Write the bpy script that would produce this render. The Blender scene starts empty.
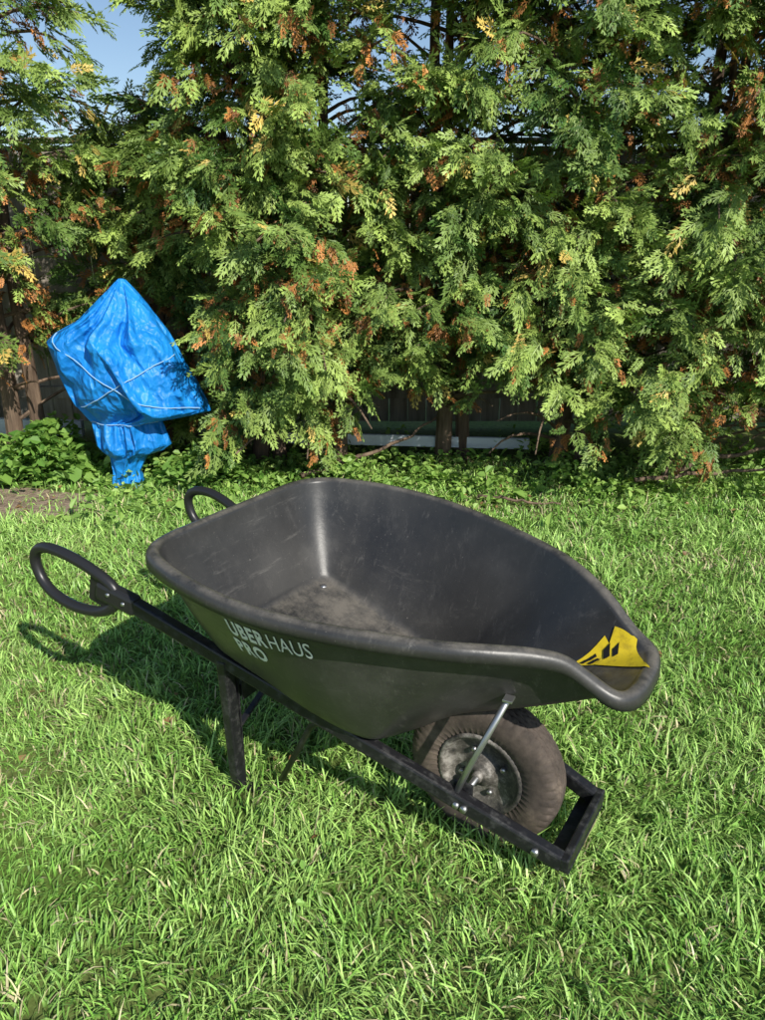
import bpy, math, random
import numpy as np
from mathutils import Vector, noise
from mathutils.bvhtree import BVHTree
rng=np.random.default_rng(7); random.seed(7)
S=bpy.context.scene
# ---------------------------------------------------------------- camera
cd=bpy.data.cameras.new("camera"); co=bpy.data.objects.new("camera",cd); S.collection.objects.link(co)
co.location=(0,0,1.446); co.rotation_euler=(math.radians(90-19.63),0,0)
cd.sensor_fit='VERTICAL'; cd.sensor_height=24; cd.lens=765.65/1020*24; cd.clip_end=2000; cd.clip_start=.02
S.camera=co
# ---------------------------------------------------------------- light
EL,AZ=math.radians(37),math.radians(147)
w=bpy.data.worlds.new("World"); S.world=w; w.use_nodes=True
nt=w.node_tree; bg=nt.nodes["Background"]; sk=nt.nodes.new("ShaderNodeTexSky"); sk.sky_type='NISHITA'
sk.sun_disc=False; sk.sun_elevation=EL; sk.sun_rotation=AZ; sk.air_density=1.0; sk.dust_density=.4; sk.ozone_density=2.0
nt.links.new(sk.outputs[0],bg.inputs[0]); bg.inputs[1].default_value=.12
sl=bpy.data.lights.new("sun",'SUN'); sl.energy=5.0; sl.angle=math.radians(.5); sl.color=(1,.955,.87)
so=bpy.data.objects.new("sun",sl); S.collection.objects.link(so)
ts=Vector((math.sin(AZ)*math.cos(EL),math.cos(AZ)*math.cos(EL),math.sin(EL)))
so.rotation_euler=ts.to_track_quat('Z','Y').to_euler(); so.location=ts*20
S.view_settings.view_transform='Standard'; S.view_settings.look='None'; S.view_settings.exposure=0

# ---------------------------------------------------------------- helpers
def obj(name,me,parent=None):
    o=bpy.data.objects.new(name,me); S.collection.objects.link(o)
    if parent: o.parent=parent
    return o
def mesh_np(name,V,F,tot,mats,col=None,mi=None,smooth=False):
    me=bpy.data.meshes.new(name); V=np.asarray(V,np.float32)
    me.vertices.add(len(V)); me.vertices.foreach_set("co",V.ravel())
    F=np.asarray(F,np.int32).ravel(); tot=np.asarray(tot,np.int32)
    me.loops.add(len(F)); me.loops.foreach_set("vertex_index",F)
    me.polygons.add(len(tot)); st=np.concatenate([[0],np.cumsum(tot)[:-1]]).astype(np.int32)
    me.polygons.foreach_set("loop_start",st); me.polygons.foreach_set("loop_total",tot)
    if mi is not None: me.polygons.foreach_set("material_index",np.asarray(mi,np.int32))
    me.polygons.foreach_set("use_smooth",np.full(len(tot),smooth))
    for m in mats: me.materials.append(m)
    me.update(calc_edges=True)
    if col is not None:
        a=me.color_attributes.new("Col",'FLOAT_COLOR','POINT')
        c=np.ones((len(V),4),np.float32); c[:,:3]=col; a.data.foreach_set("color",c.ravel())
    me.validate()
    return me
def grid_faces(nu,nv,closed_u=False,off=0):
    F=[]
    for i in range(nu if closed_u else nu-1):
        for j in range(nv-1):
            i2=(i+1)%nu
            F.append((off+i*nv+j,off+i2*nv+j,off+i2*nv+j+1,off+i*nv+j+1))
    return F
def pyd(name,V,F,mats,smooth=True,parent=None,mi=None):
    me=bpy.data.meshes.new(name); me.from_pydata([tuple(v) for v in V],[],[tuple(f) for f in F])
    for m in mats: me.materials.append(m)
    for i,p in enumerate(me.polygons):
        p.use_smooth=smooth
        if mi is not None: p.material_index=mi[i]
    me.update(); return obj(name,me,parent)
def catmull(P,n,closed=False):
    P=[np.array(p,float) for p in P]; out=[]
    m=len(P); segs=m if closed else m-1
    for i in range(segs):
        if closed: a,b,c,d=P[(i-1)%m],P[i],P[(i+1)%m],P[(i+2)%m]
        else: a=P[i-1] if i>0 else 2*P[0]-P[1]; b=P[i]; c=P[i+1]; d=P[i+2] if i+2<m else 2*P[-1]-P[-2]
        for k in range(n):
            t=k/n; out.append(.5*((2*b)+(c-a)*t+(2*a-5*b+4*c-d)*t*t+(3*b-3*c+d-a)*t**3))
    if not closed: out.append(P[-1])
    return out
def tube_data(path,rad,ns=10,closed=False,flat=1.0,off=0):
    path=[Vector(p) for p in path]; n=len(path); V=[];F=[]
    if not hasattr(rad,'__len__'): rad=[rad]*n
    up=Vector((0,0,1)); prev=None
    for i,p in enumerate(path):
        a=path[(i-1)%n] if (closed or i>0) else p; b=path[(i+1)%n] if (closed or i<n-1) else p
        t=(b-a).normalized()
        if prev is None:
            x=t.cross(up)
            if x.length<.01: x=Vector((1,0,0))
            x.normalize()
        else: x=(prev-t*prev.dot(t)).normalized()
        prev=x; y=t.cross(x)
        for k in range(ns):
            an=2*math.pi*k/ns; V.append(p+(x*math.cos(an)+y*math.sin(an)*flat)*rad[i])
    for i in range(n if closed else n-1):
        for k in range(ns):
            k2=(k+1)%ns; j=(i+1)%n
            F.append((off+i*ns+k,off+j*ns+k,off+j*ns+k2,off+i*ns+k2))
    if not closed:
        F.append(tuple(off+k for k in range(ns))); F.append(tuple(off+(n-1)*ns+k for k in range(ns))[::-1])
    return V,F
def tube(name,path,rad,mat,parent=None,ns=12,closed=False,flat=1.0):
    V,F=tube_data(path,rad,ns,closed,flat); return pyd(name,V,F,[mat],True,parent)
def beam(name,p0,p1,w,h,mat,parent=None,bev=.003,side=None):
    p0=Vector(p0);p1=Vector(p1); t=(p1-p0).normalized(); s=Vector(side) if side else t.cross(Vector((0,0,1)))
    if s.length<.01: s=Vector((0,1,0))
    s=(s-t*s.dot(t)).normalized(); u=s.cross(t).normalized(); V=[]
    for p in (p0,p1):
        for a,b in ((-1,-1),(1,-1),(1,1),(-1,1)): V.append(p+s*a*w/2+u*b*h/2)
    F=[(0,1,2,3),(7,6,5,4),(0,4,5,1),(1,5,6,2),(2,6,7,3),(3,7,4,0)]
    o=pyd(name,V,F,[mat],False,parent)
    m=o.modifiers.new("b",'BEVEL'); m.width=bev; m.segments=2
    return o
# ---------------------------------------------------------------- materials
def mat(name,col,rough=.6,spec=.5,metal=0):
    m=bpy.data.materials.new(name); m.use_nodes=True; b=m.node_tree.nodes["Principled BSDF"]
    b.inputs["Base Color"].default_value=(*col,1); b.inputs["Roughness"].default_value=rough
    b.inputs["Specular IOR Level"].default_value=spec; b.inputs["Metallic"].default_value=metal
    return m,m.node_tree,b
def N(nt,t,**k):
    n=nt.nodes.new(t)
    for a,v in k.items(): setattr(n,a,v)
    return n
def ramp(nt,src,stops):
    r=N(nt,"ShaderNodeValToRGB"); e=r.color_ramp.elements
    while len(e)<len(stops): e.new(.5)
    for i,(p,c) in enumerate(stops): e[i].position=p; e[i].color=(*c,1) if len(c)==3 else c
    nt.links.new(src,r.inputs[0]); return r
def tex(nt,scale,detail=4,rough=.6,stretch=(1,1,1),rot=(0,0,0),co="Object",dist=0):
    tc=N(nt,"ShaderNodeTexCoord"); mp=N(nt,"ShaderNodeMapping"); mp.inputs["Scale"].default_value=stretch; mp.inputs["Rotation"].default_value=rot
    n=N(nt,"ShaderNodeTexNoise"); n.inputs["Scale"].default_value=scale; n.inputs["Detail"].default_value=detail; n.inputs["Roughness"].default_value=rough; n.inputs["Distortion"].default_value=dist
    nt.links.new(tc.outputs[co],mp.inputs[0]); nt.links.new(mp.outputs[0],n.inputs["Vector"]); return n
def bump(nt,b,src,st,dist=.01):
    bp=N(nt,"ShaderNodeBump"); bp.inputs["Strength"].default_value=st; bp.inputs["Distance"].default_value=dist
    nt.links.new(src,bp.inputs["Height"]); nt.links.new(bp.outputs[0],b.inputs["Normal"]); return bp
def mixc(nt,f,a,b,mode='MIX'):
    m=N(nt,"ShaderNodeMix",data_type='RGBA',blend_type=mode)
    for s,v in ((m.inputs[0],f),(m.inputs[6],a),(m.inputs[7],b)):
        if isinstance(v,bpy.types.NodeSocket): nt.links.new(v,s)
        elif isinstance(v,(int,float)): s.default_value=v
        else: s.default_value=(*v,1)
    return m.outputs[2]
def leafmat(name,rough=.55,trans=.3,spec=.3,tint=(1.3,1.25,.5)):
    m,nt,b=mat(name,(.1,.2,.03),rough,spec)
    a=N(nt,"ShaderNodeVertexColor"); a.layer_name="Col"; nt.links.new(a.outputs[0],b.inputs[0])
    if trans>0:
        t=N(nt,"ShaderNodeBsdfTranslucent"); c=mixc(nt,1.0,a.outputs[0],tint,'MULTIPLY'); nt.links.new(c,t.inputs[0])
        mx=N(nt,"ShaderNodeMixShader"); mx.inputs[0].default_value=trans
        nt.links.new(b.outputs[0],mx.inputs[1]); nt.links.new(t.outputs[0],mx.inputs[2])
        nt.links.new(mx.outputs[0],nt.nodes["Material Output"].inputs[0])
    return m
M_grass=leafmat("grass_blades",.45,0,.4)
M_fol=leafmat("cedar_foliage",.5,0,.4)
M_weed=leafmat("weed_leaves",.5,.25,.4)
M_bark,nt_,b_=mat("bark",(.12,.07,.045),.9,.1)
n=tex(nt_,14,4,.7,(1,1,.15)); r=ramp(nt_,n.outputs[0],[(.3,(.08,.055,.04)),(.7,(.28,.20,.14))]); nt_.links.new(r.outputs[0],b_.inputs[0]); bump(nt_,b_,n.outputs[0],.8,.02)
M_soil,nt_,b_=mat("ground_soil",(.05,.05,.02),.95,.1)
n1=tex(nt_,1.1,3,.6); n2=tex(nt_,30,4,.7)
r1=ramp(nt_,n1.outputs[0],[(.42,(.12,.19,.04)),(.66,(.20,.21,.08))]); r2=ramp(nt_,n2.outputs[0],[(.3,(.45,.45,.45)),(.7,(1.3,1.3,1.3))])
c=mixc(nt_,1.0,r1.outputs[0],r2.outputs[0],'MULTIPLY'); nt_.links.new(c,b_.inputs[0])
M_dirt,nt_,b_=mat("bare_dirt",(.2,.14,.09),.95,.1)
n2=tex(nt_,18,6,.7); r2=ramp(nt_,n2.outputs[0],[(.3,(.18,.13,.09)),(.7,(.48,.37,.27))]); nt_.links.new(r2.outputs[0],b_.inputs[0]); bump(nt_,b_,n2.outputs[0],.9,.03)
M_wood,nt_,b_=mat("fence_wood",(.2,.17,.14),.85,.15)
n=tex(nt_,9,5,.7,(1.5,1,.12)); r=ramp(nt_,n.outputs[0],[(.3,(.18,.15,.12)),(.55,(.40,.35,.29)),(.75,(.58,.52,.45))]); nt_.links.new(r.outputs[0],b_.inputs[0]); bump(nt_,b_,n.outputs[0],.5,.01)
M_plank,nt_,b_=mat("plank_paint",(.5,.52,.53),.7,.2)
n=tex(nt_,6,5,.7,(.3,1,1)); r=ramp(nt_,n.outputs[0],[(.3,(.5,.52,.54)),(.6,(.78,.83,.88))]); nt_.links.new(r.outputs[0],b_.inputs[0])
# black poly tray: dusty film, short dry scuffs, speckle, dirt settled on the floor
M_tray,nt_,b_=mat("black_poly",(.025,.025,.025),.45,.5)
n1=tex(nt_,3.5,7,.66); n2=tex(nt_,34,8,.85,(1,.07,.4),(0,0,.5)); n3=tex(nt_,90,2,.6); n5=tex(nt_,40,8,.85,(.08,1,.3),(0,.3,-.35)); n6=tex(nt_,150,2,.8); n9=tex(nt_,26,8,.85,(.5,.5,.06)); n10=tex(nt_,9,9,.8)
r1=ramp(nt_,n1.outputs[0],[(.34,(.026,.026,.026)),(.54,(.044,.043,.041)),(.72,(.082,.079,.073))])
r2=ramp(nt_,n2.outputs[0],[(.56,(0,0,0)),(.72,(.7,.7,.7))]); r5=ramp(nt_,n5.outputs[0],[(.58,(0,0,0)),(.72,(.6,.6,.6))]); r6=ramp(nt_,n6.outputs[0],[(.69,(0,0,0)),(.75,(.6,.6,.6))]); r9=ramp(nt_,n9.outputs[0],[(.55,(0,0,0)),(.74,(.5,.5,.5))])
c=mixc(nt_,r2.outputs[0],r1.outputs[0],(.15,.142,.13)); c=mixc(nt_,r5.outputs[0],c,(.13,.122,.11)); c=mixc(nt_,r9.outputs[0],c,(.11,.106,.10)); c=mixc(nt_,r6.outputs[0],c,(.24,.225,.20))
ge=N(nt_,"ShaderNodeNewGeometry"); sn=N(nt_,"ShaderNodeSeparateXYZ"); nt_.links.new(ge.outputs["Normal"],sn.inputs[0])
up_=ramp(nt_,sn.outputs[2],[(.55,(0,0,0)),(.95,(1,1,1))]); nz_=ramp(nt_,n10.outputs[0],[(.40,(0,0,0)),(.62,(.75,.75,.75))])
fd=mixc(nt_,1.0,up_.outputs[0],nz_.outputs[0],'MULTIPLY'); c=mixc(nt_,fd,c,(.20,.18,.15))
nt_.links.new(c,b_.inputs[0])
rr=ramp(nt_,n1.outputs[0],[(.3,(.28,.28,.28)),(.7,(.46,.46,.46))]); nt_.links.new(rr.outputs[0],b_.inputs["Roughness"]); bump(nt_,b_,n3.outputs[0],.15,.002)
M_steel,nt_,b_=mat("black_steel",(.012,.012,.014),.33,.5)
n=tex(nt_,40,5,.7); r=ramp(nt_,n.outputs[0],[(.5,(.014,.014,.016)),(.72,(.06,.06,.058))]); nt_.links.new(r.outputs[0],b_.inputs[0])
rr=ramp(nt_,n.outputs[0],[(.3,(.25,.25,.25)),(.7,(.55,.55,.55))]); nt_.links.new(rr.outputs[0],b_.inputs["Roughness"])
M_grip,_,_=mat("grip_plastic",(.02,.02,.021),.36,.5)
M_zinc,nt_,b_=mat("zinc_steel",(.5,.5,.5),.35,.5,.9)
M_rub,nt_,b_=mat("tyre_rubber",(.03,.026,.024),.8,.25)
n=tex(nt_,12,7,.7); r=ramp(nt_,n.outputs[0],[(.35,(.05,.041,.035)),(.55,(.105,.083,.068)),(.72,(.21,.165,.13))]); nt_.links.new(r.outputs[0],b_.inputs[0]); bump(nt_,b_,n.outputs[0],.3,.004)
M_rim,nt_,b_=mat("rim_metal",(.08,.08,.08),.6,.4,.1)
n=tex(nt_,16,7,.75); r=ramp(nt_,n.outputs[0],[(.4,(.03,.03,.03)),(.52,(.11,.10,.085)),(.66,(.38,.355,.32))]); nt_.links.new(r.outputs[0],b_.inputs[0])
M_txt,nt_,b_=mat("print_white",(.75,.77,.76),.6,.3)
n=tex(nt_,60,5,.7); r=ramp(nt_,n.outputs[0],[(.34,(.45,.45,.45)),(.44,(.82,.84,.83))]); nt_.links.new(r.outputs[0],b_.inputs[0])
M_yel,nt_,b_=mat("sticker_yellow",(.80,.58,.03),.45,.4)
n=tex(nt_,30,6,.7); r=ramp(nt_,n.outputs[0],[(.35,(.6,.44,.03)),(.5,(.88,.66,.03))]); nt_.links.new(r.outputs[0],b_.inputs[0])
M_blk,_,_=mat("sticker_ink",(.015,.015,.015),.5,.3)
M_tarp,nt_,b_=mat("blue_tarp",(.01,.16,.62),.48,.4)
n=tex(nt_,5,5,.65); r=ramp(nt_,n.outputs[0],[(.3,(.006,.19,.60)),(.7,(.016,.30,.82))]); nt_.links.new(r.outputs[0],b_.inputs[0])
def voro(scale,stretch):
    tc=N(nt_,"ShaderNodeTexCoord"); nz=N(nt_,"ShaderNodeTexNoise"); nz.inputs["Scale"].default_value=6; nz.inputs["Detail"].default_value=3
    ad=N(nt_,"ShaderNodeVectorMath",operation='MULTIPLY_ADD'); ad.inputs[1].default_value=(.12,.12,.12)
    nt_.links.new(tc.outputs["Object"],nz.inputs["Vector"]); nt_.links.new(nz.outputs["Color"],ad.inputs[0]); nt_.links.new(tc.outputs["Object"],ad.inputs[2])
    mp=N(nt_,"ShaderNodeMapping"); mp.inputs["Scale"].default_value=stretch; nt_.links.new(ad.outputs[0],mp.inputs[0])
    v=N(nt_,"ShaderNodeTexVoronoi"); v.inputs["Scale"].default_value=scale; nt_.links.new(mp.outputs[0],v.inputs["Vector"]); return v
v1=voro(8,(1.5,1.5,.6)); v2=voro(22,(1.2,1.2,.8))
mm=N(nt_,"ShaderNodeMath",operation='MULTIPLY_ADD'); mm.inputs[1].default_value=.4; nt_.links.new(v2.outputs["Distance"],mm.inputs[0]); nt_.links.new(v1.outputs["Distance"],mm.inputs[2])
bump(nt_,b_,mm.outputs[0],.6,.05)
M_rope,_,_=mat("rope",(.30,.52,.75),.8,.2)

# ---------------------------------------------------------------- ground
pyd("ground",[(-300,-300,0),(300,-300,0),(300,300,0),(-300,300,0)],[(0,1,2,3)],[M_soil],False)
def lf(x,y,s=1.0,o=0.0):
    return (np.sin(x*2.1*s+1.3+o)+np.sin(y*2.7*s+.4*x*s+o*2)+np.sin((x+y)*3.9*s+2+o)+np.sin((x-1.3*y)*5.3*s+o))/4
DX,DY,DA,DB=-2.55,4.13,.95,.38
V=[(DX,DY,.004)];k=40
for i in range(k):
    a=2*math.pi*i/k; rr_=1+.18*math.sin(3*a+1)+.1*math.sin(7*a)
    V.append((DX+DA*rr_*math.cos(a),DY+DB*rr_*math.sin(a),.004))
pyd("bare_dirt_path",V,[(0,1+i,1+(i+1)%k) for i in range(k)],[M_dirt],False)

# ---------------------------------------------------------------- grass
def make_grass():
    y0,y1=.55,5.0
    n=330000
    x=rng.uniform(-3.6,3.6,n); y=rng.uniform(y0,y1,n)
    dep=y*.942+.486
    dens=np.clip(1.2-.20*(y-1),.42,1.0)
    keep=(np.abs(x)<.5*dep+.55)&(rng.random(n)<dens)
    dirt=((x-DX)/DA)**2+((y-DY)/DB)**2
    keep&=~((dirt<1.0+.25*np.sin(x*17))&(rng.random(n)<.93))
    keep&=~((y>4.45+.15*np.sin(x*3))&(rng.random(n)<.45+.5*(y-4.4)))
    spots=[(-1.7,2.75,.25,.14),(-1.15,1.8,.2,.1),(.6,4.1,.5,.15),(1.5,3.3,.3,.12)]
    bare=np.zeros(n)
    for sx,sy,a,b in spots: bare=np.maximum(bare,.8*np.exp(-(((x-sx)/a)**2+((y-sy)/b)**2)))
    bare=np.maximum(bare,.3*(lf(x,y,1.7,5)>.5)*(lf(x,y,6,1)>-.1))
    keep&=~(rng.random(n)<.35*bare)
    x=x[keep];y=y[keep];bare=bare[keep];n=len(x)
    cl=lf(x,y,1.5); cl2=lf(x,y,5,3); cl3=lf(x,y,12,7)
    h=rng.uniform(.03,.080,n)*(1+.3*cl+.35*cl2+.2*cl3)*(1-.45*bare); h=np.clip(h,.018,.12)
    long_=rng.random(n)<.05; h[long_]*=1.5
    an=6.28*(lf(x,y,2.2,9)+.45*lf(x,y,9,2))+rng.normal(0,1.1,n)
    lean=np.clip(np.abs(rng.normal(1.2,.6,n)),.1,2.4)
    wd=rng.uniform(.0010,.0028,n)*(1+.17*(y-1))
    dx,dy=np.cos(an),np.sin(an)
    tw=rng.normal(0,.8,n); sx,sy=-np.sin(an+tw),np.cos(an+tw)
    T=[0,.35,.7,1.0]; W=[.8,1,.75,0]
    V=np.zeros((n,7,3),np.float32); k=0
    for t,wf in zip(T,W):
        th=lean*t
        hx=h*t*np.sin(th*.75); hz=h*t*np.cos(th*.75)
        px=x+dx*hx; py=y+dy*hx; pz=hz
        if wf>0:
            for s in (-1,1):
                V[:,k,0]=px+s*sx*wd*wf; V[:,k,1]=py+s*sy*wd*wf; V[:,k,2]=np.maximum(pz,.002+.003*t); k+=1
        else: V[:,k,0]=px;V[:,k,1]=py;V[:,k,2]=np.maximum(pz,.006)
    base=(np.arange(n)*7)[:,None]
    f=np.array([0,1,3,2,2,3,5,4,4,5,6]); F=(base+f[None,:]).ravel(); tot=np.tile([4,4,3],n)
    g1=np.array([.20,.41,.065]); g2=np.array([.50,.74,.20]); g3=np.array([.72,.64,.36])
    m=np.clip(.43+.4*cl+.25*cl2+rng.normal(0,.32,n),0,1)[:,None]
    c=g1*(1-m)+g2*m
    dry=rng.random(n)<(.06+.32*bare); c[dry]=g3*rng.uniform(.55,1.15,(dry.sum(),1))
    c*=rng.uniform(.55,1.25,(n,1)); c=np.clip(c,0,.88)
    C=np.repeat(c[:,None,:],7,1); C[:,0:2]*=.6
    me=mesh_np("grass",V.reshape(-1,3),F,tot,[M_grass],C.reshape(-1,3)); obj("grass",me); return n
make_grass()

# ---------------------------------------------------------------- weeds along the hedge
def make_weeds(name,n,fx,fy,hf,size,g1,g2):
    x=fx(n);y=fy(n);
    if name=="ground_ivy":
        ok=(lf(x,y,3.1,4)+rng.normal(0,.22,n)>-.12)&(((x-DX)/DA)**2+((y-DY)/DB)**2>rng.uniform(.6,1.2,n)); x=x[ok];y=y[ok];n=len(x)
    z=hf(x,y,n)
    L=np.array([[0,0,0],[.35,.42,.12],[.75,.34,.10],[1,0,-.05],[.75,-.34,.10],[.35,-.42,.12]])
    s=rng.uniform(size[0],size[1],n)[:,None,None]*(1+.6*(rng.random(n)<.12))[:,None,None]
    az=rng.uniform(0,6.28,n); el=rng.normal(-.1,.5,n); ro=rng.normal(0,.5,n)
    X=np.stack([np.cos(az)*np.cos(el),np.sin(az)*np.cos(el),np.sin(el)],1)
    Y0=np.stack([-np.sin(az),np.cos(az),np.zeros(n)],1); Z0=np.cross(X,Y0)
    Y=Y0*np.cos(ro)[:,None]+Z0*np.sin(ro)[:,None]; Z=np.cross(X,Y)
    ww=rng.uniform(.45,1.1,n)[:,None,None]
    V=np.stack([x,y,z],1)[:,None,:]+s*(L[None,:,0:1]*X[:,None]+ww*L[None,:,1:2]*Y[:,None]+L[None,:,2:3]*Z[:,None])
    V[:,:,2]=np.maximum(V[:,:,2],.006)
    F=(np.arange(n)[:,None]*6+np.array([0,3,2,1,0,5,4,3])[None]).ravel()
    m=np.clip(rng.normal(.5,.3,n),0,1)[:,None]; c=np.array(g1)*(1-m)+np.array(g2)*m
    me=mesh_np(name,V.reshape(-1,3),F,np.tile([4,4],n),[M_weed],np.repeat(c,6,0)); return obj(name,me)
def wh(x,y,n):
    hh=.03+.18*np.clip(lf(x,y,2.6,1)+.1,0,1)+.07*np.clip((y-4.3),0,.5)*(y<5)
    return rng.random(n)**.6*hh+.01
make_weeds("ground_ivy",16000,lambda n:rng.uniform(-3.6,3.6,n),lambda n:np.clip(rng.normal(4.56,.38,n),3.6,5.3),wh,(.02,.055),(.13,.28,.04),(.42,.60,.15))
make_weeds("clover",2600,lambda n:rng.uniform(-2.4,2.6,n)+rng.normal(0,.1,n),lambda n:rng.uniform(1.2,4.2,n),lambda x,y,n:rng.uniform(.015,.045,n)*np.where(lf(x,y,2.4,2)>.1,1,.2),(.010,.022),(.16,.36,.06),(.34,.56,.13))
make_weeds("broadleaf_weed",1600,lambda n:rng.normal(-2.12,.17,n),lambda n:rng.normal(4.68,.13,n),lambda x,y,n:rng.random(n)**.7*.36*np.exp(-((x+2.12)/.25)**2)+.01,(.035,.08),(.09,.22,.035),(.28,.46,.09))
make_weeds("broadleaf_weed",1000,lambda n:rng.normal(-1.1,.2,n),lambda n:rng.normal(4.6,.14,n),lambda x,y,n:rng.random(n)**.7*.2*np.exp(-((x+1.1)/.3)**2)+.01,(.03,.06),(.09,.22,.035),(.28,.46,.09))
make_weeds("fallen_leaves",420,lambda n:rng.uniform(-3.2,3.2,n),lambda n:np.where(rng.random(n)<.8,rng.normal(4.25,.25,n),rng.uniform(1.3,4,n)),lambda x,y,n:rng.uniform(.008,.035,n),(.015,.034),(.22,.12,.05),(.45,.29,.13))

# ---------------------------------------------------------------- cedar trees
def spray_template(r):
    quads=[];
    def q(p,ang,l,wd):
        d=np.array([math.cos(ang),math.sin(ang)]); s=np.array([-d[1],d[0]])
        quads.append([p,p+d*l*.45+s*wd,p+d*l,p+d*l*.45-s*wd])
    q(np.array([0,0.]),0,1.0,.022)
    k=6
    for side in (-1,1):
        for i in range(k):
            s=.12+.8*i/(k-1)+r.uniform(-.05,.05); l=(.50*(1-.62*s))*r.uniform(.75,1.2); a=side*r.uniform(.6,.95)
            p=np.array([s,0]); q(p,a,l,.042)
            d=np.array([math.cos(a),math.sin(a)])
            q(p+d*l*.4,a-side*.65,l*.55,.037)
            if i<3: q(p+d*l*.3,a+side*.6,l*.42,.034)
    A=np.array(quads).reshape(-1,2)
    z=-.16*A[:,0]**2-.35*np.abs(A[:,1])**1.5+r.normal(0,.012,len(A))
    return np.column_stack([A,z])
TP=[spray_template(np.random.default_rng(s)) for s in range(8)]
NQ=len(TP[0])//4
def make_tree(x0,y0,H,R,zlow,nb,seed,name="cedar_tree",front=.78):
    r=np.random.default_rng(seed); random.seed(seed)
    V=[];F=[]
    def addt(path,rad,ns=8):
        v,f=tube_data(path,rad,ns,off=len(V)); V.extend([tuple(a) for a in v]); F.extend(f)
    for s in range(2):
        bx=x0+(s*.12-.04); lx=r.normal(0,.04)
        path=[(bx+lx*z+.03*math.sin(z*2+s),y0+.02*math.cos(z*3)+s*.05,z-.05) for z in np.linspace(0,H*.93,14)]
        addt(path,[.052*(1-.05*s*3)*(1-.9*i/13)+.006 for i in range(14)],10)
    P=[];A=[];Nn=[];Sc=[];C=[]
    for b in range(int(nb)):
        zr=(b+r.random())/nb; zt=zlow+(H-zlow)*zr
        az=-math.pi/2+r.normal(0,.85) if r.random()<front else r.uniform(0,2*math.pi)
        frac=(zt-zlow)/(H-zlow)
        Rz=R*(1-.42*frac**2)*(.75+.25*min(1,frac*5+.3))*r.uniform(.60,1.20)
        z0=max(.12,zt-.35*Rz-.1*r.random())
        dh=np.array([math.cos(az),math.sin(az),0]); lift=r.uniform(.15,.55); droop=r.uniform(.1,.5)
        side=np.array([-dh[1],dh[0],0]); bend=r.normal(0,.15)
        def bp(s): return np.array([x0,y0,z0])+dh*Rz*s+side*bend*Rz*s*s+np.array([0,0,1])*(lift*s*1.3-droop*s**3)*Rz
        pts=[bp(s) for s in np.linspace(0,.9,7)]
        pe=pts[-1]
        if r.random()<.75 and not (-2.1<pe[0]<-.95 and pe[1]<4.9 and pe[2]<1.35): addt(pts,[.012*(1-.8*i/6)+.002 for i in range(7)],5)
        ns=int(33*(.6+.6*Rz/R)); 
        brown=r.random()<.22; tone=r.normal(0,.24)
        for k in range(ns):
            s=.36+.64*r.random()**.75
            p=bp(s); tang=(bp(min(s+.05,1.05))-bp(s-.05)); tang/=np.linalg.norm(tang)
            lat=r.normal(0,1); spread=.15*Rz/.8*(1.15-s)
            p=p+side*r.normal(0,spread)+np.array([0,0,1])*r.normal(0,spread*.8)
            if -2.08<p[0]<-.98 and p[1]<4.92 and p[2]<1.36: continue
            wob=.10*math.sin(p[0]*9+1)+.06*math.sin(p[0]*23)
            if -.15<p[0]<1.05 and p[2]<.62+wob: continue
            if -.95<p[0]<=-.15 and p[2]<.36+wob: continue
            if p[0]<-1.75 and p[2]<.75+wob: continue
            if 1.05<=p[0]<=2.05 and p[2]<.32+wob: continue
            if p[0]>2.05 and p[2]<.5+wob: continue
            d=tang*1.0+side*lat*.75+np.array([0,0,1])*r.normal(-.25,.45); d/=np.linalg.norm(d)
            up=np.array([0,0,1])+dh*.6+r.normal(0,.75,3); up-=d*up.dot(d); up/=np.linalg.norm(up)
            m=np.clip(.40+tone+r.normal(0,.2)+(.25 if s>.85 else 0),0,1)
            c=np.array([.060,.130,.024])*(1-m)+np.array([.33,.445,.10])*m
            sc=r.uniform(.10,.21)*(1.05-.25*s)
            if (s<.68 and r.random()<.40) or (brown and r.random()<.42):
                c=np.array([.54,.23,.065])*r.uniform(.4,1.2); sc*=.65; d=d+np.array([0,0,-.7]); d/=np.linalg.norm(d); up-=d*up.dot(d); up/=np.linalg.norm(up)
            elif r.random()<.02: c=np.array([.62,.46,.12])
            P.append(p);A.append(d);Nn.append(up);Sc.append(sc)
            C.append(c*r.uniform(.8,1.2))
    nV=len(V); n=len(P); P=np.array(P);A=np.array(A);Nn=np.array(Nn);Sc=np.array(Sc);C=np.array(C)
    B=np.cross(Nn,A); tp=np.array(TP)[r.integers(0,8,n)]
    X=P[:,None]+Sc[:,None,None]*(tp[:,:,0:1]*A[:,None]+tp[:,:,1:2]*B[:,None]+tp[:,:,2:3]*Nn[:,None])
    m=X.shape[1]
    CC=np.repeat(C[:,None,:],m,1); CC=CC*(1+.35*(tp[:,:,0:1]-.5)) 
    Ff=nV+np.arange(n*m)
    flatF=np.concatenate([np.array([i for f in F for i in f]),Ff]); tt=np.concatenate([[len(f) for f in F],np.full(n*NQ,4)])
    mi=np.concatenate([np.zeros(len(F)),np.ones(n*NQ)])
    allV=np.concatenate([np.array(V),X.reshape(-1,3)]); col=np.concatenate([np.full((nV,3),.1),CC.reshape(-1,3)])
    me=mesh_np(name,allV,flatF,tt,[M_bark,M_fol],col,mi); obj(name,me); return n
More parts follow.
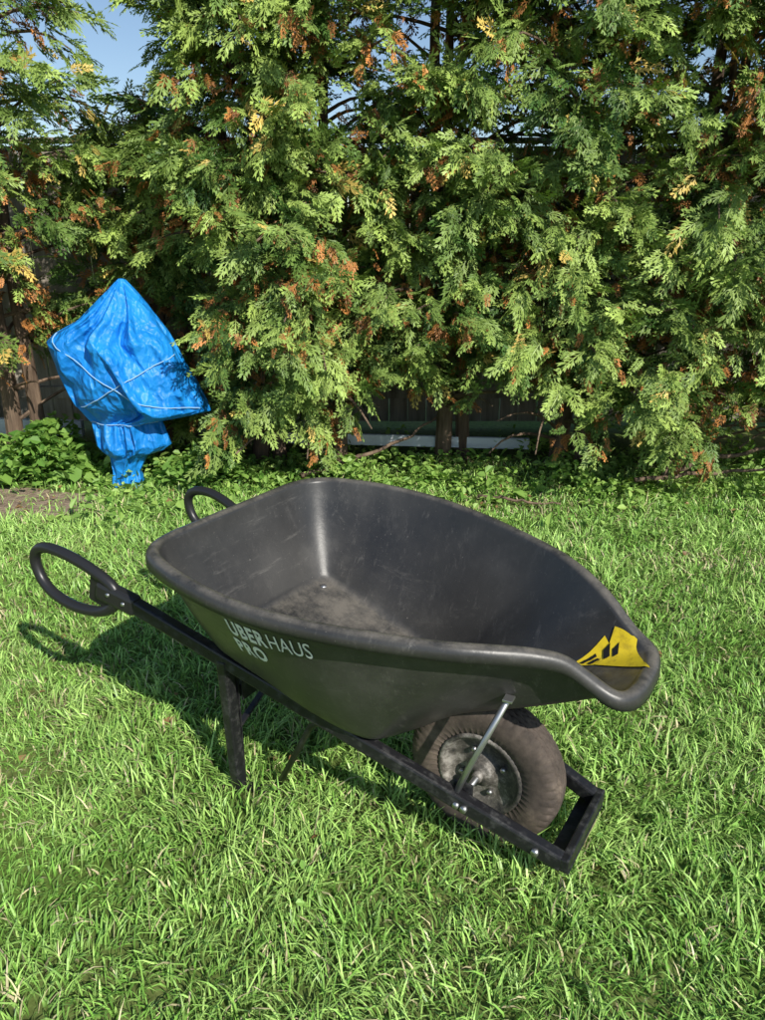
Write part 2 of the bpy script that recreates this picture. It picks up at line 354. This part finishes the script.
trees=[(-2.42,4.95,4.0,.86,.62,205,1),(-3.5,5.1,4.2,.9,.5,50,2),(-1.5,5.35,2.3,.66,.4,100,11),
       (-.80,5.0,3.8,.84,.55,165,3),(-.39,4.95,4.4,.9,.42,180,4),
       (.45,5.05,4.5,.92,.70,190,5),(1.2,4.95,4.7,.97,.5,205,6),
       (1.95,4.85,4.6,1.0,.32,200,7),(2.75,4.95,4.6,.99,.45,180,8),(3.8,5.0,4.1,.9,.5,45,9)]
for t in trees: make_tree(*t)

# ---------------------------------------------------------------- fence
fe=bpy.data.objects.new("wooden_fence",None); S.collection.objects.link(fe)
V=[];F=[]
x=-6.0
while x<7:
    wd=.14; h=2.05+random.uniform(-.015,.015); y=6.0+random.uniform(-.006,.006)
    o=len(V)
    for (a,b) in ((0,0),(wd,0),(wd,.02),(0,.02)):
        V.append((x+a,y+b,.06)); V.append((x+a,y+b,h))
    for i in range(4):
        j=(i+1)%4; F.append((o+2*i,o+2*j,o+2*j+1,o+2*i+1))
    F.append((o+1,o+3,o+5,o+7)); x+=wd+random.uniform(.004,.012)
pyd("boards",V,F,[M_wood],False,fe)
for i,z in enumerate((.3,1.1,1.9)): beam("rail_%d"%(i+1),(-6,5.965,z),(7,5.965,z),.04,.09,M_wood,fe)
beam("cap",(-6,6.0,2.09),(7,6.0,2.09),.12,.03,M_wood,fe)
for i,xx in enumerate(np.arange(-5.5,7,2.4)): beam("post_%d"%(i+1),(xx,5.9,0),(xx,5.9,2.12),.1,.1,M_wood,fe)
beam("wooden_plank",(-3.6,5.4,.19),(-2.12,5.3,.17),.05,.11,M_plank)
beam("wooden_plank",(-.66,5.12,.150),(1.0,5.08,.115),.03,.075,M_plank)
def branch(name,pts,r0):
    p=catmull(pts,6); p=[np.array(a)+np.random.default_rng(i).normal(0,.006,3) for i,a in enumerate(p)]
    tube(name,p,[r0*(1-.7*i/len(p)) for i in range(len(p))],M_bark,None,7)
branch("fallen_branch",[(-.5,4.5,.06),(-.2,4.62,.14),(.1,4.72,.22),(.35,4.9,.34)],.018)
branch("fallen_branch",[(1.7,4.45,.08),(2.0,4.5,.18),(2.3,4.45,.25),(2.7,4.5,.42)],.02)
branch("fallen_branch",[(1.5,4.35,.08),(2.0,4.4,.12),(2.6,4.3,.2)],.016)
branch("fallen_branch",[(.55,4.2,.03),(.75,4.1,.05),(1.0,4.05,.03)],.012)

# ---------------------------------------------------------------- tarp covered plant
tp=bpy.data.objects.new("tarp_covered_shrub",None); S.collection.objects.link(tp)
R_=[(1.225,-1.49,-1.455,.02),(1.17,-1.55,-1.41,.06),(1.08,-1.65,-1.34,.12),(1.0,-1.74,-1.285,.17),(.93,-1.86,-1.24,.21),(.88,-1.915,-1.21,.24),(.80,-1.90,-1.17,.26),(.70,-1.875,-1.125,.27),(.60,-1.84,-1.08,.26),(.52,-1.80,-1.04,.25),(.475,-1.76,-1.03,.22),(.445,-1.74,-1.14,.19),(.41,-1.72,-1.33,.15),(.34,-1.72,-1.31,.16),(.27,-1.715,-1.285,.17),(.235,-1.69,-1.33,.15),(.2,-1.65,-1.43,.11),(.1,-1.64,-1.48,.09),(0.0,-1.66,-1.46,.1)]
rows=[]
for a_,b_2 in zip(R_[:-1],R_[1:]):
    for k in range(7): rows.append(np.array(a_)*(1-k/7)+np.array(b_2)*k/7)
rows.append(np.array(R_[-1]))
nu=220; nv=len(rows); YC=4.5
surf=np.zeros((nu,nv,3))
def tri(t): return 2*abs(2*(t-math.floor(t+.5)))-1
for i in range(nu):
    a=2*math.pi*i/nu; ca,sa=math.cos(a),math.sin(a)
    for j,(z,xl,xr,dy) in enumerate(rows):
        cx=(xl+xr)/2; rx=(xr-xl)/2
        px=cx+rx*math.copysign(abs(ca)**1.15,ca); py=YC+dy*math.copysign(abs(sa)**.95,sa)
        q=Vector((ca*1.3,sa*1.3,z*1.3))
        wrp=noise.noise(q*1.0)*.8+.25*noise.noise(q*2.6)
        f=.75*tri(a/6.283*6+wrp)+.4*tri(a/6.283*13-z*2.0+wrp*1.7)+.25*tri(z*2.6+a*.9+wrp)+.25*noise.noise(q*3)
        am=.032*min(1,rx/.25)
        nrm=Vector((ca,sa*1.3,0)).normalized()
        surf[i,j]=(px+nrm.x*f*am*.4,py+nrm.y*f*am*1.6,z+.012*noise.noise(q*2.3)*min(1,max(0,(1.2-z)*5)))
V=surf.reshape(-1,3); F=grid_faces(nu,nv,True); F.append(tuple(i*nv for i in range(nu)))
pyd("tarp",V,F,[M_tarp],True,tp)
def ropeline(name,pts):
    P=[]
    for (a,z) in catmull([(a,z) for a,z in pts],10):
        i=int(round((a%360)/360*nu))%nu; j=int(np.argmin([abs(r_[0]-z) for r_ in rows]))
        p=surf[i,j]; c=np.array([(rows[j][1]+rows[j][2])/2,YC,p[2]]); d=p-c; d/=np.linalg.norm(d)+1e-9
        P.append(p+d*.009)
    P=[sum(P[max(0,i-2):i+3])/len(P[max(0,i-2):i+3]) for i in range(len(P))]
    tube(name,P,.0032,M_rope,tp,6)
ropeline("rope_1",[(200,.95),(225,.85),(250,.72),(280,.58),(310,.52),(340,.50)])
ropeline("rope_2",[(345,.82),(310,.76),(280,.68),(250,.60),(220,.53),(200,.50)])
ropeline("rope_3",[(180,.42),(220,.41),(270,.41),(310,.41),(350,.41)])

# ---------------------------------------------------------------- WHEELBARROW
wb=bpy.data.objects.new("wheelbarrow",None); S.collection.objects.link(wb)
wb.location=(.26,1.592,0); wb.rotation_euler=(0,0,-math.radians(31.76))
RIM=[(-.775,0,.733),(-.775,.15,.733),(-.772,.25,.733),(-.742,.32,.733),(-.675,.36,.731),(-.54,.395,.724),(-.38,.402,.712),(-.2,.365,.70),(-.01,.292,.687),(.08,.242,.68),(.155,.187,.668),(.215,.145,.648),(.268,.122,.61),(.318,.104,.577),(.334,.055,.571),(.336,0,.570)]
FLO=[(-.68,0,.46),(-.68,.12,.46),(-.675,.19,.46),(-.66,.23,.457),(-.62,.245,.445),(-.5,.24,.405),(-.38,.235,.362),(-.28,.22,.328),(-.22,.20,.312),(-.19,.17,.31),(-.15,.13,.322),(-.12,.1,.335),(-.10,.07,.345),(-.09,.05,.35),(-.085,.03,.352),(-.085,0,.352)]
def full(L):
    a=[np.array(p) for p in L]; b=[np.array((p[0],-p[1],p[2])) for p in L[1:-1]][::-1]; return a+b
rim=catmull(full(RIM),8,True); flo=catmull(full(FLO),8,True); nl=len(rim)
Cc=np.array((-.42,0,.374))
def chaikin(P,k):
    for _ in range(k):
        Q=[P[0]]
        for a,b in zip(P[:-1],P[1:]): Q+= [a*.75+b*.25,a*.25+b*.75]
        Q.append(P[-1]); P=Q
    return P
TR=[]
for i in range(nl):
    R,B=rim[i],flo[i]; a,b=rim[i-1],rim[(i+1)%nl]; t=(b-a); nn=np.array([t[1],-t[0],0]); nn/=np.linalg.norm(nn)
    if nn.dot(R-Cc)<0: nn=-nn
    Wv=R-B
    prof=[Cc,Cc+(B-Cc)*.5,Cc+(B-Cc)*.86,B,B+Wv*.14+nn*.004,B+Wv*.5+nn*.012,B+Wv*.85+nn*.006,R]
    prof=chaikin(prof,2)
    z=np.array([0,0,1.])
    prof+= [R+nn*.004+z*.004,R+nn*.010+z*.0065,R+nn*.020+z*.0065,R+nn*.027+z*.002,R+nn*.0305-z*.008,R+nn*.031-z*.024]
    TR.append(prof)
TR=np.array(TR); nv=TR.shape[1]
F=grid_faces(nl,nv,True)
tray=pyd("tray",TR.reshape(-1,3),[f[::-1] for f in F],[M_tray],True,wb)
md=tray.modifiers.new("s",'SOLIDIFY'); md.thickness=.005; md.offset=0
bvh=BVHTree.FromPolygons([Vector(v) for v in TR.reshape(-1,3)],F)
def text_part(name,body,f0,z0,size,bold,xs=.76,sp=1.0):
    cu=bpy.data.curves.new(name,'FONT'); cu.body=body; cu.size=size; cu.offset=bold; cu.resolution_u=3; cu.space_character=sp
    ob=bpy.data.objects.new(name,cu); S.collection.objects.link(ob); dg=bpy.context.evaluated_depsgraph_get()
    me=bpy.data.meshes.new_from_object(ob.evaluated_get(dg)); bpy.data.objects.remove(ob)
    wmax=max(v.co.x for v in me.vertices)*xs
    for v in me.vertices:
        f=f0+v.co.x*xs; z=z0+v.co.y
        hit=bvh.ray_cast(Vector((f,-1,z)),Vector((0,1,0)))
        y=hit[0].y if hit[0] else -.4
        v.co=(f,y-.0045,z)
    me.materials.append(M_txt); obj(name,me,wb); return wmax
w1=text_part("lettering_bold_upper","UBER",-.495,.594,.064,.0024,.68,1.15)
text_part("lettering_thin","HAUS",-.495+w1+.004,.594,.064,.0002,.68,1.0)
text_part("lettering_bold_lower","PRO",-.500,.534,.062,.0024,.76,1.15)
def sticker(name,poly,mat_,off,n=14):
    P=[np.array(p) for p in poly]; V=[]
    for i in range(n):
        for j in range(n):
            u,v=i/(n-1),j/(n-1)
            p=(P[0]*(1-u)+P[1]*u)*(1-v)+(P[3]*(1-u)+P[2]*u)*v
            h=bvh.ray_cast(Vector((p[0],p[1],2)),Vector((0,0,-1)))
            q=h[0]; nn=h[1]; nn=nn if nn.z>0 else -nn
            V.append(q+nn*off)
    return pyd(name,V,grid_faces(n,n),[mat_],True,wb)
sticker("sticker_1",[(.160,.092),(.228,.119),(.262,.104),(.222,.080)],M_yel,.0045)
sticker("sticker_2",[(.222,.080),(.248,.124),(.300,.114),(.352,.020)],M_yel,.0052)
sticker("sticker_print_1",[(.184,.093),(.216,.106),(.221,.101),(.194,.089)],M_blk,.0060)
sticker("sticker_print_2",[(.252,.109),(.264,.114),(.269,.099),(.259,.094)],M_blk,.0068)
sticker("sticker_print_3",[(.203,.088),(.224,.098),(.230,.093),(.213,.082)],M_blk,.0060)
sticker("sticker_print_4",[(.232,.109),(.244,.114),(.252,.097),(.240,.090)],M_blk,.0070)
# rails
ZJ=.533
RZ=lambda f:ZJ+(f+.97)*(.12-ZJ)/1.22
RL=lambda f:.275+(f+.97)*(.123-.275)/1.22
def under(f,l):
    h=bvh.ray_cast(Vector((f,l,0)),Vector((0,0,1))); return h[0].z-.006
for s,nm in ((-1,"near"),(1,"far")):
    beam("rail_"+nm,(-1.0,s*RL(-1.0),RZ(-1.0)),(.25,s*RL(.25),RZ(.25)),.032,.04,M_steel,wb,.006)
    loop=[(-.985,.555),(-1.07,.60),(-1.17,.627),(-1.25,.622),(-1.287,.585),(-1.272,.525),(-1.22,.486),(-1.14,.466),(-1.05,.47),(-.99,.502)]
    pts=catmull([(f,s*(RL(-1.0)+(.30-RL(-1.0))*min(1,(-.98-f)/.2)),z) for f,z in loop],6,True)
    tube("handle_loop_"+nm,pts,.0155,M_grip,wb,14,True)
    beam("handle_sleeve_"+nm,(-1.04,s*(RL(-1.0)+.005),.545),(-.91,s*RL(-.91),RZ(-.91)),.040,.056,M_grip,wb,.012)
    beam("handle_web_"+nm,(-1.075,s*(.283),.545),(-1.0,s*.279,.525),.016,.09,M_grip,wb,.007)
    for k,f in enumerate((-.99,-.94)):
        tube("handle_bolt_%s_%d"%(nm,k+1),[(f,s*RL(f)-.024,RZ(f)),(f,s*RL(f)+.024,RZ(f))],.0055,M_zinc,wb,10)
    beam("leg_"+nm,(-.64,s*.235,RZ(-.64)),(-.64,s*.215,.0),.03,.035,M_steel,wb,.004)
    beam("leg_plate_"+nm,(-.655,s*.2,RZ(-.66)-.03),(-.655,s*.197,.02),.004,.05,M_steel,wb,.001,side=(0,1,0))
    tube("leg_strut_"+nm,[(-.30,s*.18,RZ(-.3)-.02),(-.36,s*.18,RZ(-.36)-.02),(-.41,s*.178,RZ(-.4)-.07),(-.55,s*.17,.0)],.009,M_steel,wb,8)
    beam("leg_foot_"+nm,(-.67,s*.215,.008),(-.55,s*.18,.008),.035,.012,M_steel,wb)
    beam("axle_bracket_"+nm,(0,s*RL(0)-s*.022,.16),(0,s*RL(0)-s*.022,.24),.05,.006,M_steel,wb,.002,side=(1,0,0))
    zt=min(under(.09,s*.14),under(.11,s*.14),under(.10,s*.13),under(.10,s*.15))
    tube("tray_brace_"+nm,[(-.01,s*RL(0),.215),(.02,s*.15,.3),(.10,s*.14,zt-.012)],.0075,M_zinc,wb,8)
    beam("brace_foot_"+nm,(.09,s*.14,zt-.012),(.112,s*.138,zt-.012),.026,.006,M_zinc,wb,.001)
    for k,f in enumerate((.02,.19)):
        tube("rail_bolt_%s_%d"%(nm,k+1),[(f,s*RL(f)+s*.01,RZ(f)),(f,s*RL(f)+s*.024,RZ(f))],.009,M_zinc,wb,8)
beam("leg_crossbar",(-.655,-.22,.30),(-.655,.22,.30),.035,.035,M_steel,wb)
beam("leg_panel",(-.62,-.2,.33),(-.62,.2,.33),.004,.09,M_steel,wb,.001)
beam("leg_brace_1",(-.665,-.2,.16),(-.665,.2,.36),.02,.008,M_steel,wb)
beam("leg_brace_2",(-.645,-.2,.36),(-.645,.2,.16),.02,.008,M_steel,wb)
beam("front_crossbar",(.255,-.14,.125),(.255,.14,.125),.02,.035,M_steel,wb,.004)
beam("nose_plate",(.235,-.13,.10),(.235,.13,.10),.06,.006,M_steel,wb,.002)
beam("tray_crossmember_1",(-.6,-.24,.400),(-.6,.24,.400),.04,.02,M_steel,wb)
beam("tray_crossmember_2",(-.3,-.2,.300),(-.3,.2,.300),.04,.012,M_steel,wb)
# wheel
def lathe(name,prof,n,mat_,fn=None,parent=wb):
    V=[];
    for i in range(n):
        a=2*math.pi*i/n
        for j,(r,y) in enumerate(prof):
            if fn: r=fn(i,j,r,y)
            V.append((r*math.cos(a),y,.2+r*math.sin(a)))
    return pyd(name,V,grid_faces(n,len(prof),True),[mat_],True,parent)
half=[(.108,.036),(.118,.044),(.135,.050),(.155,.051),(.172,.048),(.182,.044),(.189,.039),(.193,.034)]
tread=[]
for k in range(25):
    y=.03-.06*k/24; tread.append((.2-.9*y*y/.2*1.0,y))
prof=half+tread+[(r,-y) for r,y in half[::-1]]
def tf(i,j,r,y):
    ay=abs(y)
    if ay<.031:
        g=0
        if abs(ay-.010)<.0016 or abs(ay-.021)<.0016: g=.006
        elif ((i+ (2 if y>0 else 0)+int(ay*300))%6)<1: g=.004
        return r-g
    if .033<ay<.045 and (i%6)<2: return r-.004
    return r
lathe("tyre",prof,300,M_rub,tf)
rp=[(.0,-.062),(.012,-.062),(.014,-.06),(.014,-.045),(.03,-.044),(.034,-.04),(.036,-.022),(.055,-.016),(.075,-.020),(.085,-.026),(.09,-.03),(.096,-.034),(.10,-.044),(.106,-.047),(.112,-.045),(.113,-.038)]
lathe("wheel_rim_near",rp,72,M_rim); lathe("wheel_rim_far",[(r,-y) for r,y in rp],72,M_rim)
tube("axle",[(0,-.175,.2),(0,.175,.2)],.008,M_zinc,wb,10)
for k in range(4):
    a=k*math.pi/2+.4
    tube("wheel_nut_%d"%(k+1),[(.06*math.cos(a),-.018,.2+.06*math.sin(a)),(.06*math.cos(a),-.03,.2+.06*math.sin(a))],.007,M_zinc,wb,6)
for k,(f,l) in enumerate(((-.64,.2),(-.64,-.2),(-.3,.16),(-.3,-.16))):
    h=bvh.ray_cast(Vector((f,l,2)),Vector((0,0,-1)))[0]
    tube("tray_bolt_%d"%(k+1),[h,h+Vector((0,0,.006))],.011,M_zinc,wb,10)
